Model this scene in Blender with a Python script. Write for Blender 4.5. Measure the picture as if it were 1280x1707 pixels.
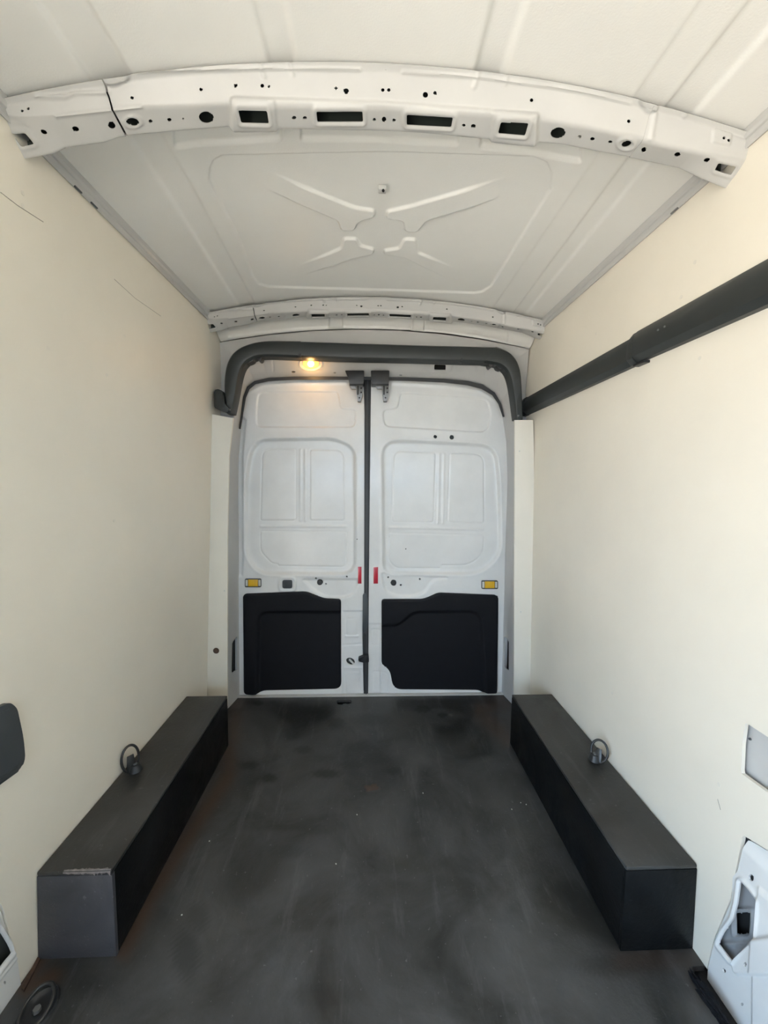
import bpy, bmesh, math, random
import numpy as np
from mathutils import Vector, Matrix
for o in list(bpy.data.objects): bpy.data.objects.remove(o)
S = bpy.context.scene; COL = S.collection
random.seed(4); np.random.seed(4)
# ------------------------------------------------------------------ camera
F, PIT, YAW, ROL, CX, CH = 648.4, .0808, .037, .0093, -.0115, 1.2743
def _axes():
    cy, sy = math.cos(YAW), math.sin(YAW); cp, sp = math.cos(PIT), math.sin(PIT)
    f = np.array([sy*cp, cy*cp, -sp]); r = np.array([cy, -sy, 0.]); u = np.cross(r, f)
    cr, sr = math.cos(ROL), math.sin(ROL)
    return r*cr+u*sr, u*cr-r*sr, f
AX, AY, AZ = _axes()
cam = bpy.data.cameras.new('camera'); co = bpy.data.objects.new('camera', cam); COL.objects.link(co)
cam.sensor_fit = 'VERTICAL'; cam.sensor_height = 36; cam.lens = 36*F/1707; cam.clip_start = .02
co.matrix_world = Matrix(((AX[0], AY[0], -AZ[0], CX), (AX[1], AY[1], -AZ[1], 0), (AX[2], AY[2], -AZ[2], CH), (0, 0, 0, 1)))
S.camera = co
# ------------------------------------------------------------------ sky, sun, exposure
w = bpy.data.worlds.new('sky'); S.world = w; w.use_nodes = True
bg = w.node_tree.nodes['Background']; bg.inputs[0].default_value = (.52, .74, 1, 1); bg.inputs[1].default_value = 1.1
sun = bpy.data.lights.new('sun', 'SUN'); sun.energy = 8.0; sun.angle = .01; sun.color = (1, .86, .69)
so = bpy.data.objects.new('sun', sun); COL.objects.link(so)
so.rotation_euler = Vector((-.62, .55, .95)).to_track_quat('Z', 'Y').to_euler()
S.view_settings.view_transform = 'Standard'; S.view_settings.look = 'None'
S.view_settings.gamma = 1; S.view_settings.use_curve_mapping = False
S.view_settings.exposure = 3.22

# ------------------------------------------------------------------ geometry tools
def at(px, py, i, v):
    """point of the place seen at photo pixel px,py on the plane axis i = v"""
    d = AZ+AX*(px-640)/F+AY*(853.5-py)/F; o = np.array([CX, 0, CH])
    return o+d*(v-o[i])/d[i]
def topx(P):
    v = P-np.array([CX, 0, CH]); z = v@AZ; ok = z > .05; z = np.where(ok, z, 1)
    return np.where(ok, 640+F*(v@AX)/z, 9e4), np.where(ok, 853.5-F*(v@AY)/z, 9e4)
def rnd(pts, r, n=6):
    """round the corners of a closed polygon"""
    out = []; N = len(pts); rr = r if hasattr(r, '__len__') else [r]*N
    for i in range(N):
        p = np.array(pts[i], float); a = np.array(pts[i-1], float)-p; b = np.array(pts[(i+1) % N], float)-p
        la, lb = np.linalg.norm(a), np.linalg.norm(b); t = min(rr[i], la*.48, lb*.48)
        if t < 1e-5: out.append(tuple(p)); continue
        a = p+a/la*t; b = p+b/lb*t
        for k in range(n+1):
            s = k/n; q = a*(1-s)**2+2*p*s*(1-s)+b*s*s; out.append(tuple(q))
    return out
def sd(X, Y, poly):
    """signed distance, negative inside the polygon"""
    d = np.full(X.shape, 1e9); ins = np.zeros(X.shape, bool); N = len(poly)
    for i in range(N):
        x0, y0 = poly[i]; x1, y1 = poly[(i+1) % N]; ex, ey = x1-x0, y1-y0; L = ex*ex+ey*ey
        if L < 1e-12: continue
        t = np.clip(((X-x0)*ex+(Y-y0)*ey)/L, 0, 1)
        d = np.minimum(d, (X-x0-t*ex)**2+(Y-y0-t*ey)**2)
        c = (y0 > Y) != (y1 > Y)
        if ey != 0: ins ^= c & (X < ex*(Y-y0)/ey+x0)
    d = np.sqrt(d); return np.where(ins, -d, d)
def ld(X, Y, pts):
    d = np.full(X.shape, 1e9)
    for (x0, y0), (x1, y1) in zip(pts[:-1], pts[1:]):
        ex, ey = x1-x0, y1-y0; L = ex*ex+ey*ey+1e-9
        t = np.clip(((X-x0)*ex+(Y-y0)*ey)/L, 0, 1)
        d = np.minimum(d, (X-x0-t*ex)**2+(Y-y0-t*ey)**2)
    return np.sqrt(d)
def el(cx, cy, rx, ry, a=0):
    ca, sa = math.cos(math.radians(a)), math.sin(math.radians(a))
    return lambda X, Y, P: (np.hypot(((X-cx)*ca+(Y-cy)*sa)/rx, (-(X-cx)*sa+(Y-cy)*ca)/ry)-1)*min(rx, ry)
def pg(poly, r=0):
    q = rnd(poly, r) if r else poly
    return lambda X, Y, P: sd(X, Y, q)
def sst(t):
    t = np.clip(t, 0, 1); return t*t*(3-2*t)
def plate(X, Y, poly, h, w): return h*sst(.5-sd(X, Y, poly)/w)
def ridge(X, Y, pts, h, w): return h*np.exp(-(ld(X, Y, pts)/w)**2)
def closed(p): return list(p)+[p[0]]
def link(name, me, mat, parent=None):
    o = bpy.data.objects.new(name, me); COL.objects.link(o)
    if mat is not None: me.materials.append(mat)
    if parent is not None: o.parent = parent
    return o
def mesh(name, vs, fs, mat, parent=None, smooth=False):
    me = bpy.data.meshes.new(name); me.from_pydata([tuple(v) for v in vs], [], fs); me.update()
    if smooth: me.shade_smooth()
    return link(name, me, mat, parent)
def sheet(name, U, V, surf, mat, hf=None, holes=(), keep=None, thick=0, parent=None, look=(0, 1, 1.1)):
    """pressed sheet metal or board: a grid with relief hf, holes cut and snapped to their outline, thickness at the rims"""
    nu, nv = len(U), len(V); I, J = np.meshgrid(np.arange(nu, dtype=float), np.arange(nv, dtype=float), indexing='ij')
    ev = lambda I, J: surf(np.interp(I, np.arange(nu), U), np.interp(J, np.arange(nv), V))
    P = ev(I, J); X, Y = topx(P); mask = np.zeros((nu-1, nv-1), bool); I0, J0 = I.copy(), J.copy()
    fl = [(h, 1) for h in holes]+([(keep, -1)] if keep else [])
    for fn, sg in fl:
        s = fn(X, Y, P)*sg
        gi, gj = np.gradient(s); g2 = gi*gi+gj*gj+1e-12; di, dj = -s*gi/g2, -s*gj/g2
        near = np.hypot(di, dj) < .62
        I = np.where(near, I0+di, I); J = np.where(near, J0+dj, J)
        s = np.where(near, 0, s)
        mask |= (s[:-1, :-1]+s[1:, :-1]+s[:-1, 1:]+s[1:, 1:]) < 0
    I = np.clip(I, 0, nu-1); J = np.clip(J, 0, nv-1)
    P = ev(I, J)
    du = np.gradient(P, axis=0); dv = np.gradient(P, axis=1); n = np.cross(du, dv)
    n /= np.linalg.norm(n, axis=2, keepdims=True)+1e-12
    flip = (n*(np.array(look)-P)).sum() < 0
    if flip: n = -n
    if hf is not None:
        X, Y = topx(P); P = P+n*hf(X, Y, P)[..., None]
    idx = np.arange(nu*nv).reshape(nu, nv)
    q = np.stack([idx[:-1, :-1], idx[1:, :-1], idx[1:, 1:], idx[:-1, 1:]], -1)[~mask]
    if flip: q = q[:, ::-1]
    vs = P.reshape(-1, 3)
    if thick:
        e = np.concatenate([q[:, [0, 1]], q[:, [1, 2]], q[:, [2, 3]], q[:, [3, 0]]])
        key = e[:, 0].astype(np.int64)*len(vs)+e[:, 1]; rev = e[:, 1].astype(np.int64)*len(vs)+e[:, 0]
        b = e[~np.isin(key, rev)]; m = len(vs)
        vs = np.concatenate([vs, vs-n.reshape(-1, 3)*thick])
        q = np.concatenate([q, np.stack([b[:, 1], b[:, 0], b[:, 0]+m, b[:, 1]+m], -1)])
    used, inv = np.unique(q, return_inverse=True); q = inv.reshape(q.shape); vs = vs[used]
    me = bpy.data.meshes.new(name)
    me.vertices.add(len(vs)); me.vertices.foreach_set('co', vs.astype(np.float32).ravel())
    me.loops.add(q.size); me.loops.foreach_set('vertex_index', q.astype(np.int32).ravel())
    me.polygons.add(len(q)); me.polygons.foreach_set('loop_start', np.arange(0, q.size, 4, dtype=np.int32))
    me.update(calc_edges=True); me.validate(); me.shade_smooth()
    if thick: me.set_sharp_from_angle(angle=math.radians(50))
    return link(name, me, mat, parent)
def rng(a, b, d): return np.linspace(a, b, max(2, int(round((b-a)/d))+1))
def tobm(name, bm, mat, parent=None, smooth=True, ang=35):
    bmesh.ops.recalc_face_normals(bm, faces=bm.faces)
    me = bpy.data.meshes.new(name); bm.to_mesh(me); bm.free()
    if smooth: me.shade_smooth(); me.set_sharp_from_angle(angle=math.radians(ang))
    return link(name, me, mat, parent)
def box(name, c, s, mat, parent=None, bev=.002, rot=None, seg=2):
    bm = bmesh.new(); bmesh.ops.create_cube(bm, size=1); bmesh.ops.scale(bm, vec=s, verts=bm.verts)
    if bev: bmesh.ops.bevel(bm, geom=bm.edges[:], offset=bev, segments=seg, affect='EDGES', profile=.5)
    if rot is not None: bmesh.ops.transform(bm, matrix=rot.to_4x4(), verts=bm.verts)
    bmesh.ops.translate(bm, vec=c, verts=bm.verts); return tobm(name, bm, mat, parent)
def prism(name, pts, off, mat, parent=None, bev=.0015):
    """closed 3D outline extruded by the vector off"""
    bm = bmesh.new(); n = len(pts)
    a = [bm.verts.new(tuple(p)) for p in pts]; b = [bm.verts.new(tuple(np.array(p)+np.array(off))) for p in pts]
    f1 = bm.faces.new(a); f2 = bm.faces.new(b[::-1])
    for i in range(n): bm.faces.new((a[i], b[i], b[(i+1) % n], a[(i+1) % n]))
    if bev: bmesh.ops.bevel(bm, geom=list(f1.edges)+list(f2.edges), offset=bev, segments=2, affect='EDGES', profile=.5)
    return tobm(name, bm, mat, parent)
def disc(name, c, nrm, r, h, mat, parent=None, n=24, sy=1):
    bm = bmesh.new(); bmesh.ops.create_cone(bm, cap_ends=True, segments=n, radius1=r, radius2=r*.9, depth=h)
    bmesh.ops.scale(bm, vec=(1, sy, 1), verts=bm.verts)
    bmesh.ops.transform(bm, matrix=Matrix.Translation(tuple(c)) @ Vector(nrm).to_track_quat('Z', 'Y').to_matrix().to_4x4(), verts=bm.verts)
    return tobm(name, bm, mat, parent)
def tube(name, pts, r, mat, parent=None, cyc=False, res=6):
    cu = bpy.data.curves.new(name, 'CURVE'); cu.dimensions = '3D'; cu.bevel_depth = r; cu.bevel_resolution = res//2
    sp = cu.splines.new('POLY'); sp.points.add(len(pts)-1); sp.use_cyclic_u = cyc
    for p, q in zip(sp.points, pts): p.co = (*q, 1)
    t = bpy.data.objects.new(name, cu); COL.objects.link(t)
    me = bpy.data.meshes.new_from_object(t.evaluated_get(bpy.context.evaluated_depsgraph_get()))
    bpy.data.objects.remove(t); me.name = name; me.shade_smooth(); me.materials.clear()
    return link(name, me, mat, parent)
def empty(name, loc):
    o = bpy.data.objects.new(name, None); COL.objects.link(o); o.location = loc; o.empty_display_size = .05; return o
def adopt(root):
    """parts were built in world coordinates: keep them there under the moved Empty"""
    for c in root.children: c.matrix_parent_inverse = Matrix.Translation(root.location).inverted()
def tag(o, label, cat=None, group=None, kind=None):
    o['label'] = label
    if cat: o['category'] = cat
    if group: o['group'] = group
    if kind: o['kind'] = kind
    return o

# ------------------------------------------------------------------ materials
def mat(name, c, rough=.5, metal=0, coat=0, var=0, vs=6, c2=None, bump=0, bs=200, spec=.5, rv=0):
    m = bpy.data.materials.new(name); m.use_nodes = True; nt = m.node_tree; N = nt.nodes; L = nt.links
    b = N['Principled BSDF']; b.inputs['Base Color'].default_value = (*c, 1); b.inputs['Roughness'].default_value = rough
    b.inputs['Metallic'].default_value = metal; b.inputs['Coat Weight'].default_value = coat; b.inputs['Coat Roughness'].default_value = .15
    b.inputs['Specular IOR Level'].default_value = spec
    g = N.new('ShaderNodeNewGeometry')
    if var:
        n = N.new('ShaderNodeTexNoise'); n.inputs['Scale'].default_value = vs; n.inputs['Detail'].default_value = 6; n.inputs['Roughness'].default_value = .6
        L.new(g.outputs['Position'], n.inputs['Vector'])
        r = N.new('ShaderNodeValToRGB'); c2 = c2 or tuple(x*(1-var) for x in c)
        r.color_ramp.elements[0].position = .35; r.color_ramp.elements[1].position = .68
        r.color_ramp.elements[0].color = (*c2, 1); r.color_ramp.elements[1].color = (*c, 1)
        L.new(n.outputs['Fac'], r.inputs['Fac']); L.new(r.outputs['Color'], b.inputs['Base Color'])
        if rv:
            mr = N.new('ShaderNodeMapRange'); mr.inputs['To Min'].default_value = rough-rv; mr.inputs['To Max'].default_value = rough+rv
            L.new(n.outputs['Fac'], mr.inputs['Value']); L.new(mr.outputs['Result'], b.inputs['Roughness'])
    if bump:
        n = N.new('ShaderNodeTexNoise'); n.inputs['Scale'].default_value = bs; n.inputs['Detail'].default_value = 2
        L.new(g.outputs['Position'], n.inputs['Vector'])
        bp = N.new('ShaderNodeBump'); bp.inputs['Distance'].default_value = bump; bp.inputs['Strength'].default_value = .6
        L.new(n.outputs['Fac'], bp.inputs['Height']); L.new(bp.outputs['Normal'], b.inputs['Normal'])
    return m
M_wall = mat('cream_painted_board', (.84, .785, .675), .42, var=.06, vs=2.2, bump=.0006, bs=60)
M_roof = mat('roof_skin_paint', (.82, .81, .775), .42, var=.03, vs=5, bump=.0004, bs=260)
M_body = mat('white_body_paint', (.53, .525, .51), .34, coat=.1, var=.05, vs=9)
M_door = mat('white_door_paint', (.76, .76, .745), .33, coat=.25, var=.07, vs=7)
M_trimboard = mat('cream_trim_board', (.80, .755, .66), .5, var=.05, vs=4)
M_black = mat('black_plastic', (.022, .023, .025), .42, var=.3, vs=30)
M_duct = mat('dark_green_black_plastic', (.024, .029, .029), .45, var=.15, vs=12)
M_panel = mat('black_grained_panel', (.007, .0072, .0095), .62, spec=.22, var=.2, vs=25, bump=.0004, bs=500)
M_dark = mat('dark_cavity', (.012, .012, .012), .8)
M_ventd = mat('brown_vent_shadow', (.035, .025, .02), .8)
M_pocket = mat('grey_primed_pocket', (.30, .31, .32), .5)
M_cavd = mat('beam_hole_shade', (.035, .045, .04), .7)  # shade inside the beam holes, put into the colour of a lining
M_cav = mat('grey_cavity_primer', (.12, .13, .125), .7)
M_rub = mat('rubber_seal', (.035, .036, .038), .55)
M_red = mat('red_reflector', (.50, .012, .03), .3, coat=.5)
M_amber = mat('amber_plastic', (.72, .42, .02), .35)
M_clear = mat('pale_plastic', (.6, .6, .55), .35)
M_steel = mat('dull_steel', (.20, .20, .20), .4, metal=.6)
M_ring = mat('black_steel_ring', (.03, .03, .03), .3, metal=.3)
M_grey = mat('grey_plastic', (.055, .062, .068), .5)
M_brown = mat('raw_plywood_edge', (.10, .055, .035), .7, var=.5, vs=40)
M_ext = mat('outer_body', (.5, .5, .5), .4)
M_ground = mat('outside_concrete', (.50, .48, .44), .9, var=.1, vs=3)
def worn_black(name, base, dust, warm, scale=3.0, streak=None, attr=False, spec=.5):
    m = bpy.data.materials.new(name); m.use_nodes = True; nt = m.node_tree; N = nt.nodes; L = nt.links; b = N['Principled BSDF']; b.inputs['Specular IOR Level'].default_value = spec
    g = N.new('ShaderNodeNewGeometry')
    def noise(sc, det=8, ro=.62, mp=(1, 1, 1), dist=0):
        mpn = N.new('ShaderNodeMapping'); mpn.inputs['Scale'].default_value = mp; L.new(g.outputs['Position'], mpn.inputs['Vector'])
        n = N.new('ShaderNodeTexNoise'); n.inputs['Scale'].default_value = sc; n.inputs['Detail'].default_value = det
        n.inputs['Roughness'].default_value = ro; n.inputs['Distortion'].default_value = dist
        L.new(mpn.outputs['Vector'], n.inputs['Vector']); return n.outputs['Fac']
    def ramp(src, a, bb):
        r = N.new('ShaderNodeMapRange'); r.inputs['From Min'].default_value = a; r.inputs['From Max'].default_value = bb
        L.new(src, r.inputs['Value']); return r.outputs['Result']
    def mix(f, a, c):
        x = N.new('ShaderNodeMix'); x.data_type = 'RGBA'; L.new(f, x.inputs['Factor'])
        for s, v in (('A', a), ('B', c)):
            if isinstance(v, tuple): x.inputs[6 if s == 'A' else 7].default_value = (*v, 1)
            else: L.new(v, x.inputs[6 if s == 'A' else 7])
        return x.outputs[2]
    def mul(a, k):
        x = N.new('ShaderNodeMath'); x.operation = 'MULTIPLY'; L.new(a, x.inputs[0])
        if isinstance(k, float): x.inputs[1].default_value = k
        else: L.new(k, x.inputs[1])
        return x.outputs[0]
    cl = ramp(noise(scale, dist=.6), .38, .68)
    c = mix(cl, base, dust)
    c = mix(mul(ramp(noise(scale*.7, 4), .52, .72), .55), c, warm)
    if streak: c = mix(mul(ramp(noise(6, 8, .7, streak), .55, .75), .5), c, tuple(x*1.7 for x in dust))
    c = mix(ramp(noise(70, 3), .66, .74), c, tuple(x*1.5 for x in dust))
    if attr:
        a = N.new('ShaderNodeAttribute'); a.attribute_name = 'stain'
        c = mix(a.outputs['Fac'], c, tuple(x*.45 for x in base))
        a2 = N.new('ShaderNodeAttribute'); a2.attribute_name = 'rust'
        c = mix(a2.outputs['Fac'], c, (.06, .035, .022))
    L.new(c, b.inputs['Base Color'])
    r = N.new('ShaderNodeMapRange'); r.inputs['To Min'].default_value = .34; r.inputs['To Max'].default_value = .62
    L.new(cl, r.inputs['Value']); L.new(r.outputs['Result'], b.inputs['Roughness'])
    bp = N.new('ShaderNodeBump'); bp.inputs['Distance'].default_value = .0015; bp.inputs['Strength'].default_value = .5
    L.new(noise(90, 4), bp.inputs['Height']); L.new(bp.outputs['Normal'], b.inputs['Normal'])
    return m
M_floor = worn_black('worn_black_floor_paint', (.019, .020, .019), (.074, .075, .076), (.050, .049, .042), 3.4, (3, .5, 1), attr=True)
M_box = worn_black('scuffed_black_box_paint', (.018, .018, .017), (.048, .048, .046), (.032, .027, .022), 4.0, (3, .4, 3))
M_boxside = worn_black('clean_shaded_black_box_paint', (.0035, .004, .0045), (.009, .0095, .010), (.010, .008, .006), 4.0, (3, .4, 3), spec=.15)  # clean side boards; on the right front board, shade put into the colour
M_boxsky = worn_black('skylit_black_box_paint', (.028, .030, .038), (.070, .070, .080), (.060, .050, .055), 5.0)  # bluish sky light on the left front board, put into its colour

# ------------------------------------------------------------------ shell shape
ZW = 2.045; YE = 2.12; YF = -1.5
def wl(z): return -.884+.091*np.clip(z/ZW, 0, 1.05)
def wr(z): return .884-.043*np.clip(z/ZW, 0, 1.05)
def ceil_z(x, y):
    return 2.146-.080*((x-.02)/.8)**2-.078*sst((y-1.97)/.16)

# ---- wall left / right: lining boards with cut-outs
LEFT_CUT = rnd([(-60, 1490), (-2, 1500), (8, 1520), (17, 1568), (28, 1600), (38, 1655), (42, 1720), (-60, 1740)], 6)
def left_surf(U, V): return np.stack([wl(V), U, V], -1)
def right_surf(U, V): return np.stack([wr(V), U, V], -1)
def dooropen(X, Y, P):
    y, z = P[..., 1], P[..., 2]
    return np.maximum(np.abs(y+.50)-.65, z-1.58)
wall_l = sheet('wall_left', rng(YF, 2.16, .008), rng(0, ZW, .008), left_surf, M_wall,
               holes=[pg(LEFT_CUT), dooropen], thick=.009, look=(0, 1, 1))
CUT1 = rnd([(1242, 1204), (1237, 1240), (1235, 1289), (1300, 1336), (1420, 1420), (1420, 1250), (1300, 1242)], 3)
CUT2 = rnd([(1238, 1392), (1226, 1452), (1217, 1500), (1190, 1565), (1179, 1612), (1176, 1648), (1214, 1716), (1500, 1760), (1500, 1560), (1300, 1430)], 3)
wall_r = sheet('wall_right', rng(YF, 2.18, .008), rng(0, ZW, .008), right_surf, M_wall,
               holes=[pg(CUT1), pg(CUT2)], thick=.009, look=(0, 1, 1))
for o, l in ((wall_l, 'long cream painted lining board on the left side, with the round hole near the rear doors'), (wall_r, 'long cream painted lining board on the right side, under and over the dark duct')): tag(o, l, kind='structure')
# screw plugs and scratches, flush in the boards
for (px, py) in [(80, 580), (38, 343), (208, 560), (110, 757), (178, 625), (190, 868), (38, 322)]:
    p = at(px, py, 0, -.865); p = at(px, py, 0, wl(p[2])); p = at(px, py, 0, wl(p[2]))
    disc('screw_plug', p, (1, 0, 0), .0055, .0012, M_trimboard, wall_l, 14)
for (px, py) in [(1158, 437), (1166, 597), (993, 556), (1198, 1308), (952, 620), (1020, 1155), (1135, 495)]:
    p = at(px, py, 0, .86); p = at(px, py, 0, wr(p[2])); p = at(px, py, 0, wr(p[2]))
    disc('screw_plug', p, (-1, 0, 0), .0055, .0012, M_trimboard, wall_r, 14)
M_scr = mat('scratch_grey', (.30, .27, .22), .7)
def scratch(pts, wallf, parent, r=.0007):
    out = []
    for px, py in pts:
        p = at(px, py, 0, .86 if parent is wall_r else -.86)
        for _ in range(3): p = at(px, py, 0, wallf(p[2]))
        out.append(p)
    tube('scratch', out, r, M_scr, parent)
scratch([(0, 320), (30, 343), (72, 370)], wl, wall_l, .0009)
scratch([(190, 465), (225, 497), (268, 527)], wl, wall_l)
scratch([(1196, 1332), (1201, 1350)], wr, wall_r); 

# ---- floor
FCUT = rnd([(560, 1170), (563, 1167), (585, 1167), (588, 1171), (580, 1174), (575, 1172), (569, 1175), (562, 1174)], 1)
PATCH = [(606, 1309), (628, 1307), (633, 1316), (612, 1320)]
def floor_surf(U, V): return np.stack([U, V, np.zeros_like(U)], -1)
def floor_edge(X, Y, P):      # torn edge of the floor sheet by the right-hand pillar
    j = .006*np.sin(P[..., 1]*190)+.004*np.sin(P[..., 1]*77)
    return np.maximum(P[..., 1]-.905+j, .845+j*.6-P[..., 0])
floor = sheet('floor', rng(-.884, .884, .0075), np.concatenate([rng(YF, .66, .02)[:-1], rng(.66, 2.235, .0065)]), floor_surf, M_floor,
              holes=[pg(FCUT), floor_edge],
              hf=lambda X, Y, P: -.003*sst(.5-sd(X, Y, PATCH)/2)-.0012*np.exp(-((P[..., 0]+.16)/.003)**2)*(P[..., 1] < 1.5), thick=.015, look=(0, 1, 1))
tag(floor, 'black painted floor with scuffs, dark stains and brownish edges', kind='structure')
me = floor.data; nv = len(me.vertices); co_ = np.empty(nv*3, np.float32); me.vertices.foreach_get('co', co_); co_ = co_.reshape(-1, 3)
X, Y = topx(co_.astype(float)); st = np.zeros(nv)
for cx_, cy_, rx, ry, k in [(430, 1172, 9, 4, .8), (455, 1170, 6, 3, .6), (520, 1185, 26, 8, .6), (560, 1205, 14, 9, .5), (705, 1182, 14, 6, .7), (737, 1192, 8, 4, .7), (620, 1200, 30, 9, .35),
                       (415, 1276, 14, 6, .8), (448, 1297, 12, 7, .8), (545, 1290, 22, 7, .75), (600, 1245, 20, 8, .5), (625, 1265, 24, 9, .5), (590, 1275, 18, 6, .6), (655, 1285, 12, 6, .6),
                       (310, 1590, 22, 40, .55), (330, 1530, 18, 24, .4), (640, 1480, 50, 14, .35), (480, 1420, 30, 10, .3), (760, 1440, 40, 14, .35), (700, 1390, 16, 6, .4), (540, 1660, 60, 16, .3), (1030, 1610, 60, 18, .5),
                       (505, 1250, 14, 6, .4), (800, 1250, 14, 8, .3), (480, 1380, 50, 5, .4), (780, 1170, 30, 5, .4)]:
    q = np.hypot((X-cx_)/rx, (Y-cy_)/ry)+.22*np.sin(X*.55+cy_)*np.cos(Y*.7+cx_)
    st = np.maximum(st, k*sst(1.5-q))
rust = np.zeros(nv)
for pts, wd, k in [([(383, 1250), (383, 1290), (330, 1370), (255, 1490), (205, 1590)], 13, .75), ([(395, 1175), (386, 1240)], 12, .6), ([(838, 1170), (800, 1185), (845, 1230)], 14, .55),
                   ([(64, 1600), (40, 1650), (90, 1625)], 14, .8), ([(1040, 1600), (1150, 1600), (1180, 1660)], 22, .35)]:
    rust = np.maximum(rust, k*np.exp(-(ld(X, Y, pts)/wd)**2))
rust = np.maximum(rust, .9*(sd(X, Y, PATCH) < 0))
for nm, arr in (('stain', st), ('rust', rust)):
    a = me.attributes.new(nm, 'FLOAT', 'POINT'); a.data.foreach_set('value', arr.astype(np.float32))
box('floor_underlay', (0, .37, -.034), (1.9, 3.75, .02), M_dark, floor, 0)
# chips of dust on the floor
rs = random.Random(3)
for px, py in [(877, 1341), (853, 1349), (868, 1338), (705, 1322), (595, 1358), (303, 1525), (349, 1402), (560, 1440)]:
    p = at(px, py, 2, .001); box('crumb', p, (.004, .003, .002), M_clear, floor, .0005, Matrix.Rotation(rs.random()*3, 3, 'Z'))

# ---- ceiling: pressed roof skin
UL = [(445, 287), (592, 347), (624, 351), (625, 362), (604, 368), (595, 373), (591, 385), (569, 385), (563, 368), (445, 318)]
UR = [(843, 298), (685, 344), (644, 353), (644, 365), (673, 369), (674, 386), (695, 388), (711, 368), (829, 333)]
LL = [(486, 450), (569, 414), (572, 398), (595, 398), (598, 409), (624, 416), (622, 424), (586, 432), (508, 460)]
LR = [(768, 454), (696, 421), (693, 399), (673, 399), (667, 414), (640, 418), (640, 425), (673, 429), (745, 466)]
def roof_h(X, Y, P):
    x, y = P[..., 0], P[..., 1]; h = np.zeros_like(x); sg = lambda t: 1/(1+np.exp(-np.clip(t, -40, 40)))
    front = (y < .97); mid = (y > .97) & (y < 1.96)
    for a, b, d in ((-.597, -.514, .009), (-.227, -.172, .0095), (.207, .265, .0095), (.635, .702, .009)):
        h -= front*d*(sg((x-a)/.0022)-sg((x-b)/.0022))
    h -= front*.003*sg((x-.557)/.002)*sg((.635-x)/.002)
    xa = -.60-.05*np.clip(y-1.2, 0, 1); xb = .64+.045*np.clip(y-1., 0, 1)
    f2 = mid*sst((y-.97)/.02)
    h -= f2*.005*(sg((x-xa)/.0022)-sg((x-xa-.075)/.0022)); h -= f2*.006*(sg((x-xb)/.0022)-sg((x-xb-.055)/.0022)); h -= f2*.003*sg((x-.565-.012*(y-1))/.0022)
    if mid.any():
        frame = [(348, 300), (350, 280), (356, 268), (370, 260), (640, 254), (890, 262), (912, 272), (919, 290), (917, 318), (880, 378), (818, 478), (803, 487), (790, 489), (640, 484), (450, 479), (432, 474), (422, 462), (400, 400)]
        h -= mid*plate(X, Y, frame, .0055, 3.2)
        for poly, c in ((UL, (445, 302)), (UR, (840, 315)), (LL, (495, 455)), (LR, (757, 460))):
            fade = sst((np.hypot(X-c[0], Y-c[1])-4)/70)
            h += mid*plate(X, Y, rnd(poly, 6, 3), .008, 3)*fade
        # stepped shelf behind the near beam
        for q in ([(290, 249), (330, 242), (400, 238), (468, 234), (471, 190), (290, 190)], [(499, 190), (502, 234), (640, 236), (762, 243), (766, 190)], [(802, 190), (800, 247), (880, 256), (968, 272), (968, 190)]):
            h -= mid*plate(X, Y, rnd(q, 5, 3), .010, 5)
    rear = y > 1.96
    for q in ([(380, 562), (430, 556), (500, 549), (548, 547), (550, 520), (380, 520)], [(570, 520), (572, 546), (640, 547), (686, 551), (690, 520)], [(710, 520), (706, 552), (780, 561), (845, 572), (850, 530)]):
        h -= rear*plate(X, Y, rnd(q, 3, 3), .010, 3)
    return h
def roof_surf(U, V): return np.stack([U, V, ceil_z(U, V)], -1)
roof = sheet('ceiling', rng(-.790, .838, .0032), np.concatenate([rng(YF, .66, .02)[:-1], rng(.66, YE, .0032)]), roof_surf, M_roof, hf=roof_h, look=(0, 1, 1))
tag(roof, 'pressed white roof skin with long ribs and a cross-shaped pressing', kind='structure')
p = at(637, 312, 2, 2.14); box('roof_clip', (p[0], p[1], 2.134), (.024, .020, .014), M_body, roof, .003); disc('clip_hole', (p[0]+.003, p[1]-.006, 2.1265), (0, -.5, -1), .0045, .003, M_dark, roof, 12)
# channel along the roof edge, both sides
def channel(name, xw, sgn, lab):
    prof = [(xw, 2.034), (xw+sgn*.006, 2.031), (xw+sgn*.009, 2.036), (xw+sgn*.010, 2.047), (xw+sgn*.014, 2.049), (xw+sgn*.018, 2.055), (xw+sgn*.021, 2.072)]
    ys = rng(YF, YE, .25); vs = [(x, y, z) for y in ys for x, z in prof]; k = len(prof); fs = []
    for i in range(len(ys)-1):
        for j in range(k-1):
            q = (i*k+j, i*k+j+1, (i+1)*k+j+1, (i+1)*k+j); fs.append(q if sgn < 0 else q[::-1])
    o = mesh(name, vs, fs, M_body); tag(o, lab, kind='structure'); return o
t1 = channel('trim_1', wl(2.04), 1, 'white channel along the roof edge, left side')
t2 = channel('trim_2', wr(2.04), -1, 'white channel along the roof edge, right side')
for y in (1.12, 1.18): box('channel_clip', (-.785, y, 2.032), (.005, .025, .004), M_grey, t1, .001)
for y in (1.12,): box('channel_clip', (.833, y, 2.032), (.005, .025, .004), M_steel, t2, .001)

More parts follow.
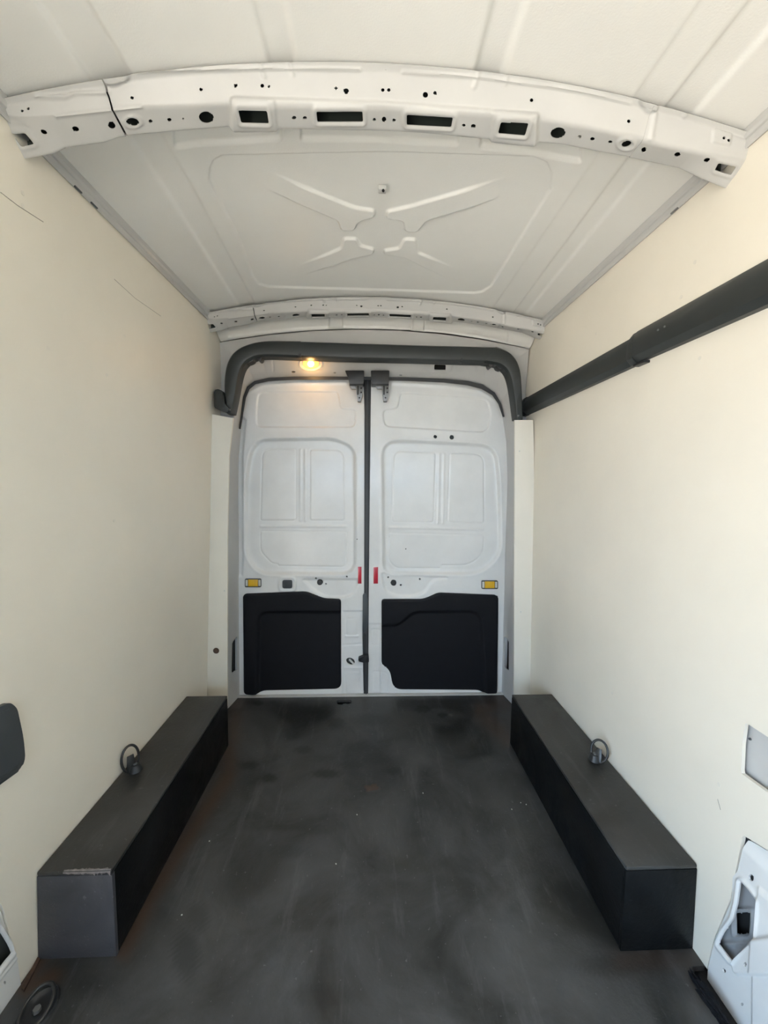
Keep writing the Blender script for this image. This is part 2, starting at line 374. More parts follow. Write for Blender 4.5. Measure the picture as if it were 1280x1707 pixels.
# ---- rear frame: pillars and header round the doors
YD = 2.234
OPEN = [(397, 1166), (396, 1050), (395, 900), (394, 820), (395, 760), (399, 715), (403, 685), (406, 662), (412, 646), (424, 636), (448, 630.5), (490, 628.5), (560, 628.5), (611, 629), (680, 630), (740, 632), (780, 636), (805, 642), (824, 655), (834, 672), (840, 695), (846, 735), (848, 800), (845, 900), (841, 1050), (838, 1163)]
BB = [(380, 1182), (380, 1050), (380, 900), (381, 820), (383, 760), (387, 720), (391, 690), (395, 655), (400, 630), (412, 611), (436, 600), (480, 597), (560, 597), (611, 597), (680, 598), (740, 600), (780, 603), (812, 606), (836, 618), (850, 645), (857, 690), (858, 735), (857, 800), (856, 900), (856, 1050), (855, 1180)]
def resamp(P, n):
    P = np.array(P); d = np.r_[0, np.cumsum(np.linalg.norm(np.diff(P, axis=0), axis=1))]; t = np.linspace(0, d[-1], n)
    return np.stack([np.interp(t, d, P[:, i]) for i in range(3)], -1)
C3 = np.array([at(*q, 1, 2.212) for q in OPEN]); B3 = np.array([at(*q, 1, 2.10) for q in BB])
A3 = []
for i, (px, py) in enumerate(BB):
    b = B3[i]
    if i <= 8: A3.append((wl(b[2])-.004, 2.052 if i < 6 else 2.150, max(b[2]-.0, 0)))
    elif i >= len(BB)-7: A3.append((wr(b[2])+.004, 2.048 if i > len(BB)-6 else 2.170, max(b[2], 0)))
    else: A3.append(None)
k0, k1 = 9, len(BB)-8
top = [(wl(2.0), 2.05, 1.95)]
for i in range(k0, k1+1):
    x = np.interp(i, [k0, k0+1, k1-1, k1], [-.80, -.76, .80, .84]); A3[i] = (x, 2.118, ceil_z(x, 2.118)-.001)
A3 = np.array(A3)
for arr in (C3, B3, A3): arr[0][2] = 0; arr[-1][2] = 0
def dens(A): # same sample parameter for all three contours
    t = np.arange(len(A)); tt = np.linspace(0, len(A)-1, 760)
    return np.stack([np.interp(tt, t, A[:, i]) for i in range(3)], -1)
A3, B3, C3 = dens(A3), dens(B3), dens(C3); D3 = C3+np.array([0, .03, 0])
LEV = np.stack([A3, B3, C3, D3], 0)
def frame_surf(U, V):
    def pl(v):
        v = np.clip(v, 0, 3); i = np.clip(v.astype(int), 0, 2); t = (v-i)[..., None]; u = np.clip(U, 0, 759).astype(int); u2 = np.minimum(u+1, 759); fu = (np.clip(U, 0, 759)-u)[..., None]
        a = LEV[i, u]*(1-t)+LEV[i+1, u]*t; b = LEV[i, u2]*(1-t)+LEV[i+1, u2]*t; return a*(1-fu)+b*fu
    return sum(pl(V+d) for d in (-.09, -.045, 0, .045, .09))/5
VENT_L = rnd([(387, 1071), (395.4, 1061), (395.4, 1116), (386, 1122)], 2); VENT_R = rnd([(840, 1061), (844, 1063), (848, 1070), (848, 1118), (840.5, 1112)], 2)
SOCK = [(724, 607), (743, 607.5), (742.5, 616.5), (723.5, 616)]
def frame_h(X, Y, P):
    h = np.zeros_like(X)
    h += plate(X, Y, rnd([(714, 606), (721, 601), (748, 602), (754, 607), (752, 618), (744, 621), (722, 620), (715, 616)], 4), .004, 4)
    h += plate(X, Y, rnd([(500, 600), (536, 600), (538, 616), (498, 616)], 5), .003, 4)
    for xs in (455, 795): h += ridge(X, Y, [(xs, 598), (xs, 618)], -.002, 2)
    return h
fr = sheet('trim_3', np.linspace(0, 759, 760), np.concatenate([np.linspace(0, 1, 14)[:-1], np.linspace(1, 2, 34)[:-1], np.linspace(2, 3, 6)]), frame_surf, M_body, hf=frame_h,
           holes=[pg(VENT_L), pg(VENT_R), pg(SOCK, 1), el(489, 620, 3.2, 1.6), el(558, 621.5, 2.6, 1.4), el(668, 625, 2.5, 1.3)], thick=.004, look=(0, 1, 1))
box('vent_cavity', (-.822, 2.17, .24), (.03, .13, .40), M_ventd, fr, 0); box('vent_cavity', (.838, 2.17, .24), (.03, .13, .40), M_ventd, fr, 0)
tag(fr, 'white body frame round the rear door opening', kind='structure')
# cream filler boards either side of the frame, below the duct
def filler(name, pxs, sgn, lab):
    a = [at(*q, 1, 2.036) for q in pxs]
    o = prism(name, a, (0, .012, 0), M_trimboard, None, .002); tag(o, lab, kind='structure'); return o
fl_ = filler('trim_4', [(345, 1176), (379, 1178), (379, 900), (382, 760), (389, 697), (352, 690), (347, 760), (345, 890)], 1, 'narrow cream filler board at the left rear pillar')
fr_ = filler('trim_5', [(856.5, 1176), (890, 1174), (890, 1000), (890, 880), (890, 760), (889, 700), (858, 700), (858, 760)], -1, 'narrow cream filler board at the right rear pillar')
disc('bolt_hole', at(360, 1085, 1, 2.0345), (0, -1, 0), .016, .003, M_brown, fl_, 20)
for q in ((866, 752), (868, 1020)): disc('screw', at(*q, 1, 2.0355), (0, -1, 0), .004, .002, M_clear, fr_, 10)
disc('screw', at(374, 985, 1, 2.0355), (0, -1, 0), .004, .002, M_clear, fl_, 10)
# threshold strip under the doors
o = box('trim_6', (.0, 2.222, -.002), (1.60, .03, .012), M_body, None, .002); tag(o, 'thin white sill strip under the rear doors', kind='structure')

# ---- rear doors
def dm(px, py, y=YD): return at(px, py, 1, y)
def door_surf(U, V): return np.stack([U, np.full_like(U, YD), V], -1)
DL = [(392, 1163), (392, 1000), (391, 880), (390, 800), (391, 740), (398, 690), (402, 655), (412, 638), (440, 628), (500, 624), (606, 624), (607.5, 700), (607.5, 980), (605, 1000), (604, 1060), (606, 1163)]
DR = [(617, 624), (700, 625), (780, 631), (815, 640), (836, 660), (846, 700), (853, 760), (852, 900), (846, 1050), (843, 1163), (613.5, 1163), (615, 900), (617, 700)]
LW = rnd([(421, 733), (560, 731), (592, 748), (592, 957), (432, 957), (409, 925), (409, 800)], [28, 22, 26, 24, 22, 18, 30])
RW = rnd([(637, 735), (700, 736), (826, 743), (832, 800), (835, 925), (800, 957), (640, 957)], [28, 4, 34, 10, 26, 24, 18])
LP1 = rnd([(436, 748), (492, 748), (492, 868), (433, 868)], [16, 3, 5, 3]); LP2 = rnd([(516, 749), (573, 750), (574, 868), (516, 868)], [4, 16, 3, 4])
RP1 = rnd([(656, 751), (727, 755), (723, 871), (654, 870)], [16, 4, 4, 4]); RP2 = rnd([(751, 755), (808, 757), (808, 872), (747, 871)], [4, 18, 4, 5])
LB = rnd([(433, 886), (578, 887), (577, 946), (463, 944), (462, 941), (452, 940), (433, 920)], [4, 4, 10, 1, 1, 8, 8])
RB = rnd([(648, 889), (808, 893), (806, 925), (783, 943), (737, 943), (735, 948), (660, 948), (648, 935)], [3, 3, 14, 14, 1, 1, 10, 12])
LU = rnd([(430, 653), (563, 653), (568, 681), (593, 683), (592, 712), (427, 712), (427, 690)], [12, 6, 5, 6, 10, 14, 20])
RU = rnd([(668, 655), (812, 665), (819, 690), (812, 721), (640, 711), (638, 684), (663, 680)], [6, 10, 8, 14, 12, 8, 6])
LK = rnd([(505, 966), (598, 966), (590, 990), (575, 996), (545, 997), (525, 986)], [3, 5, 14, 14, 14, 16]); RK = rnd([(636, 955), (748, 963), (722, 966), (708, 988), (690, 994), (660, 994), (640, 984)], [5, 6, 10, 14, 14, 12, 12])
def dl_h(X, Y, P):
    h = plate(X, Y, LW, -.018, 7)+ridge(X, Y, closed(LW), .0035, 4.5)
    for q in (LP1, LP2, LB): h += ridge(X, Y, closed(q), -.0022, 1.0)+plate(X, Y, q, .0015, 2)
    h += ridge(X, Y, [(500, 750), (500, 868)], .003, 2)+ridge(X, Y, [(508, 750), (508, 868)], .003, 2)+ridge(X, Y, [(434, 878), (576, 878)], .0035, 2)
    h += plate(X, Y, LU, -.006, 2.4)+plate(X, Y, LK, -.010, 6)
    h += plate(X, Y, [(300, 600), (409, 700), (404, 760), (404, 860), (405, 925), (403, 960), (300, 960)], -.010, 6)
    h += ridge(X, Y, [(412, 655), (440, 642), (500, 638), (575, 638)], .003, 3)
    h += plate(X, Y, [(571, 1019), (700, 1019), (700, 1200), (571, 1200)], -.006, 4)
    for q in ([(577, 1032), (596, 1032), (596, 1060), (577, 1060)], [(576, 1120), (600, 1120), (600, 1156), (576, 1156)]): h += ridge(X, Y, closed(rnd(q, 3)), -.002, 1.2)
    h += ridge(X, Y, [(577, 1061), (596, 1061)], .004, 1.6)+ridge(X, Y, [(572, 1076), (604, 1074)], -.003, 1.6)+ridge(X, Y, [(572, 1114), (603, 1114)], .003, 2)
    h += ridge(X, Y, closed(rnd([(466, 963), (492, 963), (492, 985), (466, 985)], 7)), .004, 2)
    return h
def dr_h(X, Y, P):
    h = plate(X, Y, RW, -.018, 7)
    for q in (RP1, RP2, RB): h += ridge(X, Y, closed(q), -.0022, 1.0)+plate(X, Y, q, .0015, 2)
    h += ridge(X, Y, [(733, 757), (731, 872)], .003, 2)+ridge(X, Y, [(741, 757), (739, 872)], .003, 2)+ridge(X, Y, [(650, 880), (806, 883)], .0035, 2)
    h += plate(X, Y, RU, -.006, 2.4)+plate(X, Y, RK, -.010, 6)
    h += plate(X, Y, [(950, 600), (843, 690), (848, 760), (847, 860), (843, 925), (843, 960), (950, 960)], -.008, 4)+ridge(X, Y, closed(RW), .0035, 4.5)
    h += ridge(X, Y, [(655, 638), (740, 643), (800, 652), (826, 668)], .003, 3)
    h += plate(X, Y, [(600, 1040), (634, 1040), (634, 1200), (600, 1200)], -.006, 4)
    for q in ([(619, 1050), (633, 1050), (633, 1075), (619, 1075)], [(621, 1120), (640, 1120), (648, 1125), (648, 1156), (621, 1156)]): h += ridge(X, Y, closed(rnd(q, 3)), -.002, 1.2)
    return h
H = lambda L: [el(*q) for q in L]
dL = sheet('door_1', rng(-.83, -.02, .0035), rng(0, 1.88, .0035), door_surf, M_door, hf=dl_h, keep=pg(DL, 3), holes=H([(533, 971, 5, 5), (526.5, 964, 1.6, 1.6), (543, 974, 1.6, 1.6), (578, 961, 1.6, 1.6), (584, 1103, 7.5, 5.5, 25), (595, 899, 1, 1)]), thick=.006, look=(0, 1, 1))
dR = sheet('door_2', rng(-.04, .86, .0035), rng(0, 1.88, .0035), door_surf, M_door, hf=dr_h, keep=pg(DR, 3), holes=H([(656, 972, 5, 5), (647, 963, 1.6, 1.6), (668, 976, 1.6, 1.6), (700, 966, 1.8, 1.8), (725.5, 728, 3, 3), (753, 729, 3.8, 3.8), (677, 916, 1.3, 1.3)]), thick=.006, look=(0, 1, 1))
tag(dL, 'left white rear door with black lower panel and oval grey grommet', kind='structure'); tag(dR, 'right white rear door with black lower panel and two dark round holes', kind='structure')
# dark backing inside each door skin
box('door_cavity', (-.42, 2.285, .93), (.80, .02, 1.86), M_cav, dL, 0); box('door_cavity', (.41, 2.285, .93), (.84, .02, 1.86), M_cav, dR, 0)
TL = rnd([(404.5, 991), (509, 987), (524, 993), (540, 999), (568, 1000), (568.5, 1151), (438, 1154), (424, 1160), (406, 1158)], [6, 8, 8, 8, 5, 12, 6, 6, 6])
TR = rnd([(636, 1000), (704, 1000), (716, 996), (731, 989), (831, 993), (829, 1158), (809, 1158), (798, 1153), (656, 1152), (650, 1120), (636, 1109)], [5, 6, 6, 6, 7, 6, 6, 5, 14, 10, 5])
IL = rnd([(431, 1021), (600, 1021), (600, 1170), (428, 1170)], [16, 2, 2, 2]); IR = rnd([(600, 1043), (664, 1043), (690, 1021), (800, 1020), (811, 1170), (600, 1170)], [2, 10, 12, 20, 2, 2])
def tsurf(U, V): return np.stack([U, np.full_like(U, YD-.020), V], -1)
for nm, T, I_, d, x0, x1 in (('trim_panel', TL, IL, dL, -.76, -.14), ('trim_panel', TR, IR, dR, .04, .77)):
    hf = lambda X, Y, P, I_=I_, T=T: plate(X, Y, I_, -.016, 7)-.004*sst(1-(-sd(X, Y, T))/3)
    t = sheet(nm, rng(x0, x1, .004), rng(0, .66, .004), tsurf, M_panel, hf=hf, keep=pg(T), thick=.019, parent=d, look=(0, 1, 1)); t['label'] = 'black lower trim panel with recessed middle'
def plate_on(name, poly, y, dy, m, parent, r=0, bev=.001):
    return prism(name, [at(*q, 1, y) for q in (rnd(poly, r, 4) if r else poly)], (0, dy, 0), m, parent, bev)
for d, x0, x1, y0, y1 in ((dL, 596.5, 602.5, 945, 973), (dR, 622.5, 630, 945.5, 973)):
    plate_on('reflector', [(x0, y0), (x1, y0), (x1, y1), (x0, y1)], YD-.004, .004, M_red, d)['label'] = 'red reflector strip'
for d, x0, x1, y0, y1 in ((dL, 408, 435, 965, 979), (dR, 803, 830, 968, 982)):
    p = plate_on('strap_socket', [(x0, y0), (x1, y0), (x1, y1), (x0, y1)], YD-.010, .010, M_grey, d, 2)
    m_ = (x0+x1)/2
    plate_on('amber_block', [(m_-8, y0+1.5), (m_+8, y0+1.5), (m_+8, y1-1.5), (m_-8, y1-1.5)], YD-.016, .008, M_amber, p)
    plate_on('amber_rib', [(m_-3, y0+3.5), (m_+3, y0+3.5), (m_+3, y1-3.5), (m_-3, y1-3.5)], YD-.019, .004, M_amber, p)
    for a, b in ((x0+1, m_-9), (m_+9, x1-1)): plate_on('end_block', [(a, y0+2), (b, y0+2), (b, y1-2), (a, y1-2)], YD-.014, .006, M_clear, p)
plate_on('grommet', [(470.5, 967), (487, 967), (487, 981), (470.5, 981)], YD-.006, .008, M_grey, dL, 3.5)
for d, q in ((dL, (533, 971)), (dR, (656, 972))): disc('rubber_plug', at(*q, 1, YD+.012), (0, -1, 0), .017, .006, M_black, d)
plate_on('striker_rod', [(583, 1098), (591, 1106), (589, 1108.5), (581, 1100.5)], YD+.006, .004, M_clear, dL)
# top latches hanging at the meeting edge
for d, x0, s in ((dL, 575, 1), (dR, 618, 0)):
    x1 = x0+(32 if s else 31)
    lt = plate_on('latch_cover', [(x0, 617.5), (x1, 617.5), (x1-1, 640), (x0+7 if s else x0+1, 640), (x0+(6 if s else 1), 630)], 2.150, .075, M_black, d, 1.5, .002)
    cx = (597.5 if s else 641)
    lb = plate_on('latch_body', [(cx-4.5, 640), (cx+7, 640), (cx+7, 656), (cx+4, 669), (cx-1.5, 669), (cx-3.5, 656)], 2.185, .030, M_steel, lt, 1)
    plate_on('latch_arm', [(cx-16, 641), (cx-4, 641), (cx-4, 648), (cx-12, 648)], 2.19, .02, M_steel, lt, 1)
    plate_on('slot', [(cx-2, 643), (cx, 643), (cx, 658), (cx-2, 658)], 2.183, .004, M_dark, lt)
    for q in ((cx+4.5, 647), (cx+4.5, 654), (cx+1.5, 663)): disc('rivet', at(*q, 1, 2.183), (0, -1, 0), .0045, .004, M_dark, lt, 12)
# centre seal and lower latch
sl = plate_on('centre_seal', [(607.5, 629), (618.5, 629), (616.5, 800), (614.5, 1000), (613.5, 1162), (606.5, 1162), (607, 900)], YD-.004, .02, M_rub, dR, 0, .002)
plate_on('seal_lip', [(611.5, 632), (614, 632), (612.5, 900), (611, 1158), (609.5, 1158), (610.5, 900)], YD-.010, .008, M_grey, sl)
plate_on('lock_bar', [(604.5, 992), (608, 988), (613, 1000), (614, 1036), (610, 1058), (604, 1052)], YD-.012, .012, M_grey, dL, 2)
lk = plate_on('lower_latch', [(597, 1098), (607, 1094), (614, 1092), (615, 1104), (607, 1105), (598, 1103)], YD-.03, .03, M_black, dL, 1.5)
# seal round the opening
def offs(P, d):
    P = np.array(P, float); T = np.gradient(P, axis=0); n = np.stack([-T[:, 1], T[:, 0]], 1); n /= np.linalg.norm(n, axis=1, keepdims=True); return P+n*np.array(d)[:, None]
sp_ = np.array(OPEN[5:-5]); k = len(sp_); wd = np.interp(np.arange(k), [0, 3, k//2, k-4, k-1], [1.2, 4, 3.4, 6, 1.2])
inn = offs(sp_, wd+1.0); out_ = offs(sp_, -np.full(k, .8))
vs = []; fs = []
for i in range(k): vs += [at(*out_[i], 1, 2.216), at(*out_[i], 1, 2.200), at(*inn[i], 1, 2.200), at(*inn[i], 1, 2.228)]
for i in range(k-1):
    for j in range(3): fs.append((i*4+j, (i+1)*4+j, (i+1)*4+j+1, i*4+j+1))
ds = mesh('weather_seal', vs, fs, M_rub, None, False); ds.parent = fr

# ------------------------------------------------------------------ roof beams
MP = [(-20, 191), (45, 197), (95, 194), (150, 188), (180, 185), (230, 179), (345, 176), (372, 174), (640, 177), (820, 190), (895, 198), (1000, 218), (1060, 230), (1090, 239), (1180, 257), (1250, 270)]
BP = [(-20, 272), (45, 266), (90, 257), (110, 247), (175, 238), (200, 229), (300, 220), (380, 213), (470, 212), (640, 215), (700, 218), (820, 230), (890, 238), (940, 243), (1000, 255), (1060, 265), (1130, 280), (1165, 297), (1205, 314), (1250, 322)]
def bow(x): return .021*((x-.02)/.8)**2
M3 = np.array([at(*q, 1, .923) for q in MP]); B3_ = np.array([at(*q, 1, .971) for q in BP])
def beam_surf(U, V):
    zT = ceil_z(U, .89)-.006; zM = np.interp(U, M3[:, 0], M3[:, 2]); zB = np.interp(U, B3_[:, 0], B3_[:, 2]); zR = ceil_z(U, .99)-.004
    Z = np.stack([zT, zT-.006, zM, zB, zR, zR], 0); Yk = np.array([.882, .892, .923, .971, .982, 1.000])
    def pl(v):
        v = np.clip(v, 0, 5); i = np.clip(v.astype(int), 0, 4); t = v-i
        za = np.take_along_axis(Z, i[None], 0)[0]; zb = np.take_along_axis(Z, (i+1)[None], 0)[0]
        return Yk[i]*(1-t)+Yk[i+1]*t, za*(1-t)+zb*t
    yoff = lambda v: bow(U)*np.clip(1.9-v, 0, 1)
    ys = 0; zs = 0
    for d in (-.10, -.05, 0, .05, .10):
        a, b = pl(V+d); ys = ys+a/5; zs = zs+b/5
    return np.stack([U, ys+yoff(V), zs], -1)
WIN = [rnd(q, 2.5) for q in ([(19, 224), (42, 222), (57, 240), (36, 245)], [(397, 177), (445, 178), (448, 199), (402, 198)], [(527, 182), (604, 182), (605, 200), (529, 200)],
       [(678, 187), (755, 192), (752, 209), (678, 205)], [(835, 197), (881, 199), (875, 220), (830, 216)], [(1197, 272), (1227, 278), (1218, 292), (1191, 284)])]
BH = [(37, 185, 2.6, 2.6), (47, 181, 2.6, 2.6), (220, 163, 3, 3), (335, 149, 3, 3), (393, 143, 3, 3), (437, 143, 3.2, 3.2), (448, 144, 2.4, 2.4), (560, 147, 3, 3), (577, 152, 4.5, 4.8), (638, 150, 3, 3), (648, 150, 3, 3), (709, 158, 4.5, 4.8), (725, 155, 3, 3), (886, 167, 3, 3), (1048, 202, 3, 3), (1205, 231, 2.6, 2.8), (1213, 235, 2.6, 2.8),
      (73, 220, 6, 3.4, 25), (126, 215, 6, 4, 20), (186, 209, 7, 5.5, 40), (221, 203, 11, 6.5, 10), (251, 202, 3.4, 3), (282, 200, 4, 3.2), (344, 196, 12.5, 10, 10), (490, 193, 4, 3.4), (508, 193, 3.4, 3), (624, 196, 3, 3), (640, 196, 3.8, 5), (657, 197, 3, 3), (773, 206, 3.2, 3), (789, 207, 4, 3.4), (930, 222, 12.5, 9.5, -12), (987, 232, 4.2, 3.4), (1017, 237, 3.6, 2.8), (1044, 240, 8.5, 5.2, -20), (1073, 250, 4, 5, 30), (1129, 258, 5.5, 4, -15), (1178, 267, 5.5, 3.4, -20), (305, 198, 1.8, 1.8), (966, 228, 3, 3), (643, 117, 2, 2)]
def beam_h(X, Y, P):
    h = np.zeros_like(X)
    for q in WIN[1:5]: s = sd(X, Y, q); h += .0035*np.exp(-((s-4)/3.5)**2)
    for q in (WIN[0], WIN[5]): s = sd(X, Y, q); h += .002*np.exp(-((s-4)/3)**2)
    for c in ((221, 203), (1044, 240)): h += .003*np.exp(-((np.hypot((X-c[0])/1.5, Y-c[1])-9.5)/2.5)**2)
    h += plate(X, Y, rnd([(385, 162), (458, 166), (462, 215), (385, 216)], 5), .005, 6)+plate(X, Y, rnd([(822, 184), (897, 189), (895, 240), (818, 236)], 5), .005, 6)
    h += plate(X, Y, rnd([(385, 162), (640, 170), (897, 189), (895, 250), (640, 225), (385, 225)], 8), .005, 8)
    h += ridge(X, Y, [(230, 118), (430, 113), (600, 116)], .003, 3)+ridge(X, Y, [(672, 120), (800, 128), (960, 150), (1050, 172)], .003, 3)
    h += plate(X, Y, rnd([(170, 112), (212, 108), (216, 132), (190, 145), (172, 138)], 8), .007, 7)+plate(X, Y, rnd([(1066, 152), (1097, 158), (1095, 185), (1078, 190), (1066, 175)], 8), .007, 7)
    h += ridge(X, Y, [(95, 194), (170, 185), (235, 178)], .003, 3)+ridge(X, Y, [(60, 160), (110, 162), (125, 155), (180, 155)], .0035, 4)
    h += ridge(X, Y, [(1095, 170), (1085, 232)], .003, 4)+ridge(X, Y, [(1140, 195), (1150, 182)], .003, 4)+plate(X, Y, rnd([(1188, 215), (1220, 222), (1216, 244), (1186, 238)], 5), .003, 5)
    for x0, x1 in (((432, 98), (440, 128)), ((482, 96), (488, 124)), ((802, 108), (790, 145)), ((848, 115), (842, 140))): h += ridge(X, Y, [x0, x1], .0025, 3.5)
    return h
def make_beam(label):
    root = empty('roof_beam', (.02, .93, 2.09)); tag(root, label, 'beam', 'cross beams under the roof skin')
    V = np.concatenate([np.linspace(0, 1, 6)[:-1], np.linspace(1, 2, 24)[:-1], np.linspace(2, 3, 24)[:-1], np.linspace(3, 4, 8)[:-1], np.linspace(4, 5, 4)])
    hs = [pg(q) for q in WIN]+H(BH)
    def masked(f): return lambda X, Y, P: np.where(P[..., 1] < .974, f(X, Y, P), 50.)
    hs = [masked(f) for f in hs]
    for nm, a, b, off in (('beam_middle', -.566, .606, 0), ('end_bracket', -.812, -.5695, -.0022), ('end_bracket', .600, .850, -.0022)):
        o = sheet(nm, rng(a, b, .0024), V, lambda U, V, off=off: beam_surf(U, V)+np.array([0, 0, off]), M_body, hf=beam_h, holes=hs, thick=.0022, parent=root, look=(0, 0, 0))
    us = rng(-.79, .83, .03); vs = []; fs = []
    for u in us:
        z = float(ceil_z(u, .93))-.010
        zb = float(np.interp(u, B3_[:, 0], B3_[:, 2]))+.006
        for y, zz in ((.905+bow(u), z), (.930, z), (.972, z-.004), (.9745, min(zb, z-.006))): vs.append((u, y, zz))
    for i in range(len(us)-1):
        for j in range(3): fs.append((i*4+j, (i+1)*4+j, (i+1)*4+j+1, i*4+j+1))
    mesh('dark_cavity', vs, fs, M_cavd, root)  # dark strip added inside the beam so its holes look shaded
    t = disc('screw', at(964, 229, 1, .955), (0, -.3, -1), .006, .004, M_clear, root, 12); disc('screw', at(1081, 246, 1, .955), (0, -.3, -1), .006, .006, M_clear, root, 12)
    adopt(root); return root
b1 = make_beam('white pressed steel roof beam with holes, the large one nearest the camera')
b2 = b1.copy(); COL.objects.link(b2); b2['label'] = 'white pressed steel roof beam with holes, the smaller far one above the rear doors'
b2.location = b1.location+Vector((.012, 1.030, -.004)); b2.scale = (1.02, 1, 1)
for c in b1.children:
    d = c.copy(); COL.objects.link(d); d.parent = b2; d.matrix_parent_inverse = c.matrix_parent_inverse.copy()

# ------------------------------------------------------------------ wheel arch boxes
def arch_box(a, yn, yf, sgn, label, mf):
    root = empty('wheel_arch_box', (sgn*(a+.10), (yn+yf)/2, 0)); tag(root, label, 'box')
    t = .012; hb = .2504; xo = sgn*(abs(wl(0) if sgn < 0 else wr(0))-.002); xi = sgn*a
    xt = (wl(hb) if sgn < 0 else wr(hb))-sgn*.002
    def bx(name, x0, x1, y0, y1, z0, z1, bev=.003, m=None):
        return box(name, ((x0+x1)/2, (y0+y1)/2, (z0+z1)/2), (abs(x1-x0), y1-y0, z1-z0), m or M_box, root, bev)
    bx('top_board', xi, xt, yn, yf, hb-t, hb, .004)
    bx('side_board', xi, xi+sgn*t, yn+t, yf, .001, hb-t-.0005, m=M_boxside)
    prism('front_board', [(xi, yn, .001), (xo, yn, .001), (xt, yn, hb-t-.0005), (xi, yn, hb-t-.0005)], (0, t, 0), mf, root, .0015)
    prism('rear_board', [(xi+sgn*t, yf, .001), (xo, yf, .001), (xt, yf, hb-t-.0005), (xi+sgn*t, yf, hb-t-.0005)], (0, -t, 0), M_box, root, .0015)
    return root, xi, xt, hb
M_scuff = mat('bare_scuffed_edge', (.22, .20, .20), .6, var=.5, vs=60)
r_, xi, xt, hb = arch_box(.68, .9637, 1.795, -1, 'long black wheel arch box on the left, with a pale scraped front edge', M_boxsky)
bm = bmesh.new(); rs = random.Random(8); vs = []
for i in range(34):
    u = i/33; x = xi-.004-.12*u; w0 = .0006+rs.random()*.0028*(1-abs(u-.35)); w1 = .0005+rs.random()**2*.012*(1-u*.7)
    vs.append((bm.verts.new((x, .9637-.0006, hb-.004-w1)), bm.verts.new((x, .9637-.0006, hb-.004)), bm.verts.new((x, .9637+.003, hb+.0006)), bm.verts.new((x, .9637+.004+w0*1.6, hb+.0006))))
for p, q in zip(vs[:-1], vs[1:]):
    for j in range(3): bm.faces.new((p[j], p[j+1], q[j+1], q[j]))
e_ = tobm('worn_edge', bm, M_scuff, r_); e_['label'] = 'pale scraped paint along the front edge'
adopt(r_)
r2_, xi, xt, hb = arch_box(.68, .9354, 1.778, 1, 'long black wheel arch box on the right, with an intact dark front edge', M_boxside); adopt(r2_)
# brown batten visible beside the left box
o = prism('trim_7', [at(63, 1598, 2, .001), at(67, 1601, 2, .001), at(40, 1655, 2, .001), at(36, 1650, 2, .001)], (0, 0, .006), M_brown, None, 0); tag(o, 'brown bare strip at the floor edge before the left box', kind='structure')

# ------------------------------------------------------------------ tie-down rings
def ring_obj(c, nrm, up, r, label, sx=1.0, base_dir=(0, 0, 0), cup=True):
    c = Vector(c); n = Vector(nrm).normalized(); u = Vector(up); u = (u-n*u.dot(n)).normalized(); v = n.cross(u)
    root = empty('tie_down_ring', c-Vector((0, 0, r))); tag(root, label, 'ring', 'tie-down rings')
    pts = [c+(u*math.cos(t)+v*math.sin(t)*sx)*r for t in np.linspace(0, 2*math.pi, 37)[:-1]]
    tube('ring', pts, .0042, M_ring, root, True)
    b = c-u*r+Vector(base_dir)
    bm = bmesh.new(); bmesh.ops.create_cone(bm, cap_ends=True, segments=20, radius1=.022, radius2=.014, depth=.022)
    bmesh.ops.transform(bm, matrix=Matrix.Translation(b+Vector((0, 0, .010))), verts=bm.verts); tobm('mount', bm, M_black, root)
    # folding hinge plate with a slot, as on a lashing eye
    q = [c-u*r*.95+v*r*.35, c-u*r*.95-v*r*.35, c+u*r*.25-v*r*.22, c+u*r*.25+v*r*.22]
    prism('hinge_plate', [tuple(x) for x in q], tuple(n*.006), M_ring, root, .001)
    disc('bolt', b+Vector((0, 0, .022)), (0, 0, 1), .007, .006, M_steel, root, 6)
    adopt(root); return root
ring_obj((-.843, 1.318, .250+.047), (.80, -.60, .12), (0, 0, 1), .045, 'black tie-down ring standing on the left wheel arch box against the wall', .60, (.010, .006, 0))
ring_obj((.838, 1.325, .250+.040), (-.72, -.62, .35), (0, 0, 1), .037, 'black tie-down ring standing on the right wheel arch box against the wall', .75, (-.004, .012, 0))
# the one in the floor at the near left corner, lying in its cup
p = at(62, 1688, 2, .0)
root = empty('tie_down_ring', (p[0], p[1], 0)); tag(root, 'black tie-down ring lying in a floor cup at the near left corner', 'ring', 'tie-down rings')
C_ = Vector((p[0], p[1], .0)); ax = Vector((1, 0, 0)); ay = Vector((0, 1, 0))
bm = bmesh.new(); n = 28; prof = [(.034, .0), (.050, .0035), (.046, .009), (.040, .010), (.034, .006), (.024, .003), (0, .0025)]; rows = []
for R_, Z_ in prof: rows.append([bm.verts.new((C_.x+R_*.78*math.cos(t), C_.y+R_*math.sin(t), Z_)) for t in np.linspace(0, 2*math.pi, n+1)[:-1]])
for a_, b_ in zip(rows[:-1], rows[1:]):
    for i in range(n): bm.faces.new((a_[i], a_[(i+1) % n], b_[(i+1) % n], b_[i]))
bmesh.ops.remove_doubles(bm, verts=bm.verts, dist=1e-5)
tobm('cup', bm, M_black, root)
tube('ring', [C_+Vector((.030*math.cos(t), .036*math.sin(t), .016+.012*math.sin(t))) for t in np.linspace(0, 2*math.pi, 33)[:-1]], .0042, M_ring, root, True)
disc('bolt', C_+Vector((0, 0, .008)), (0, 0, 1), .009, .008, M_steel, root, 6); adopt(root)

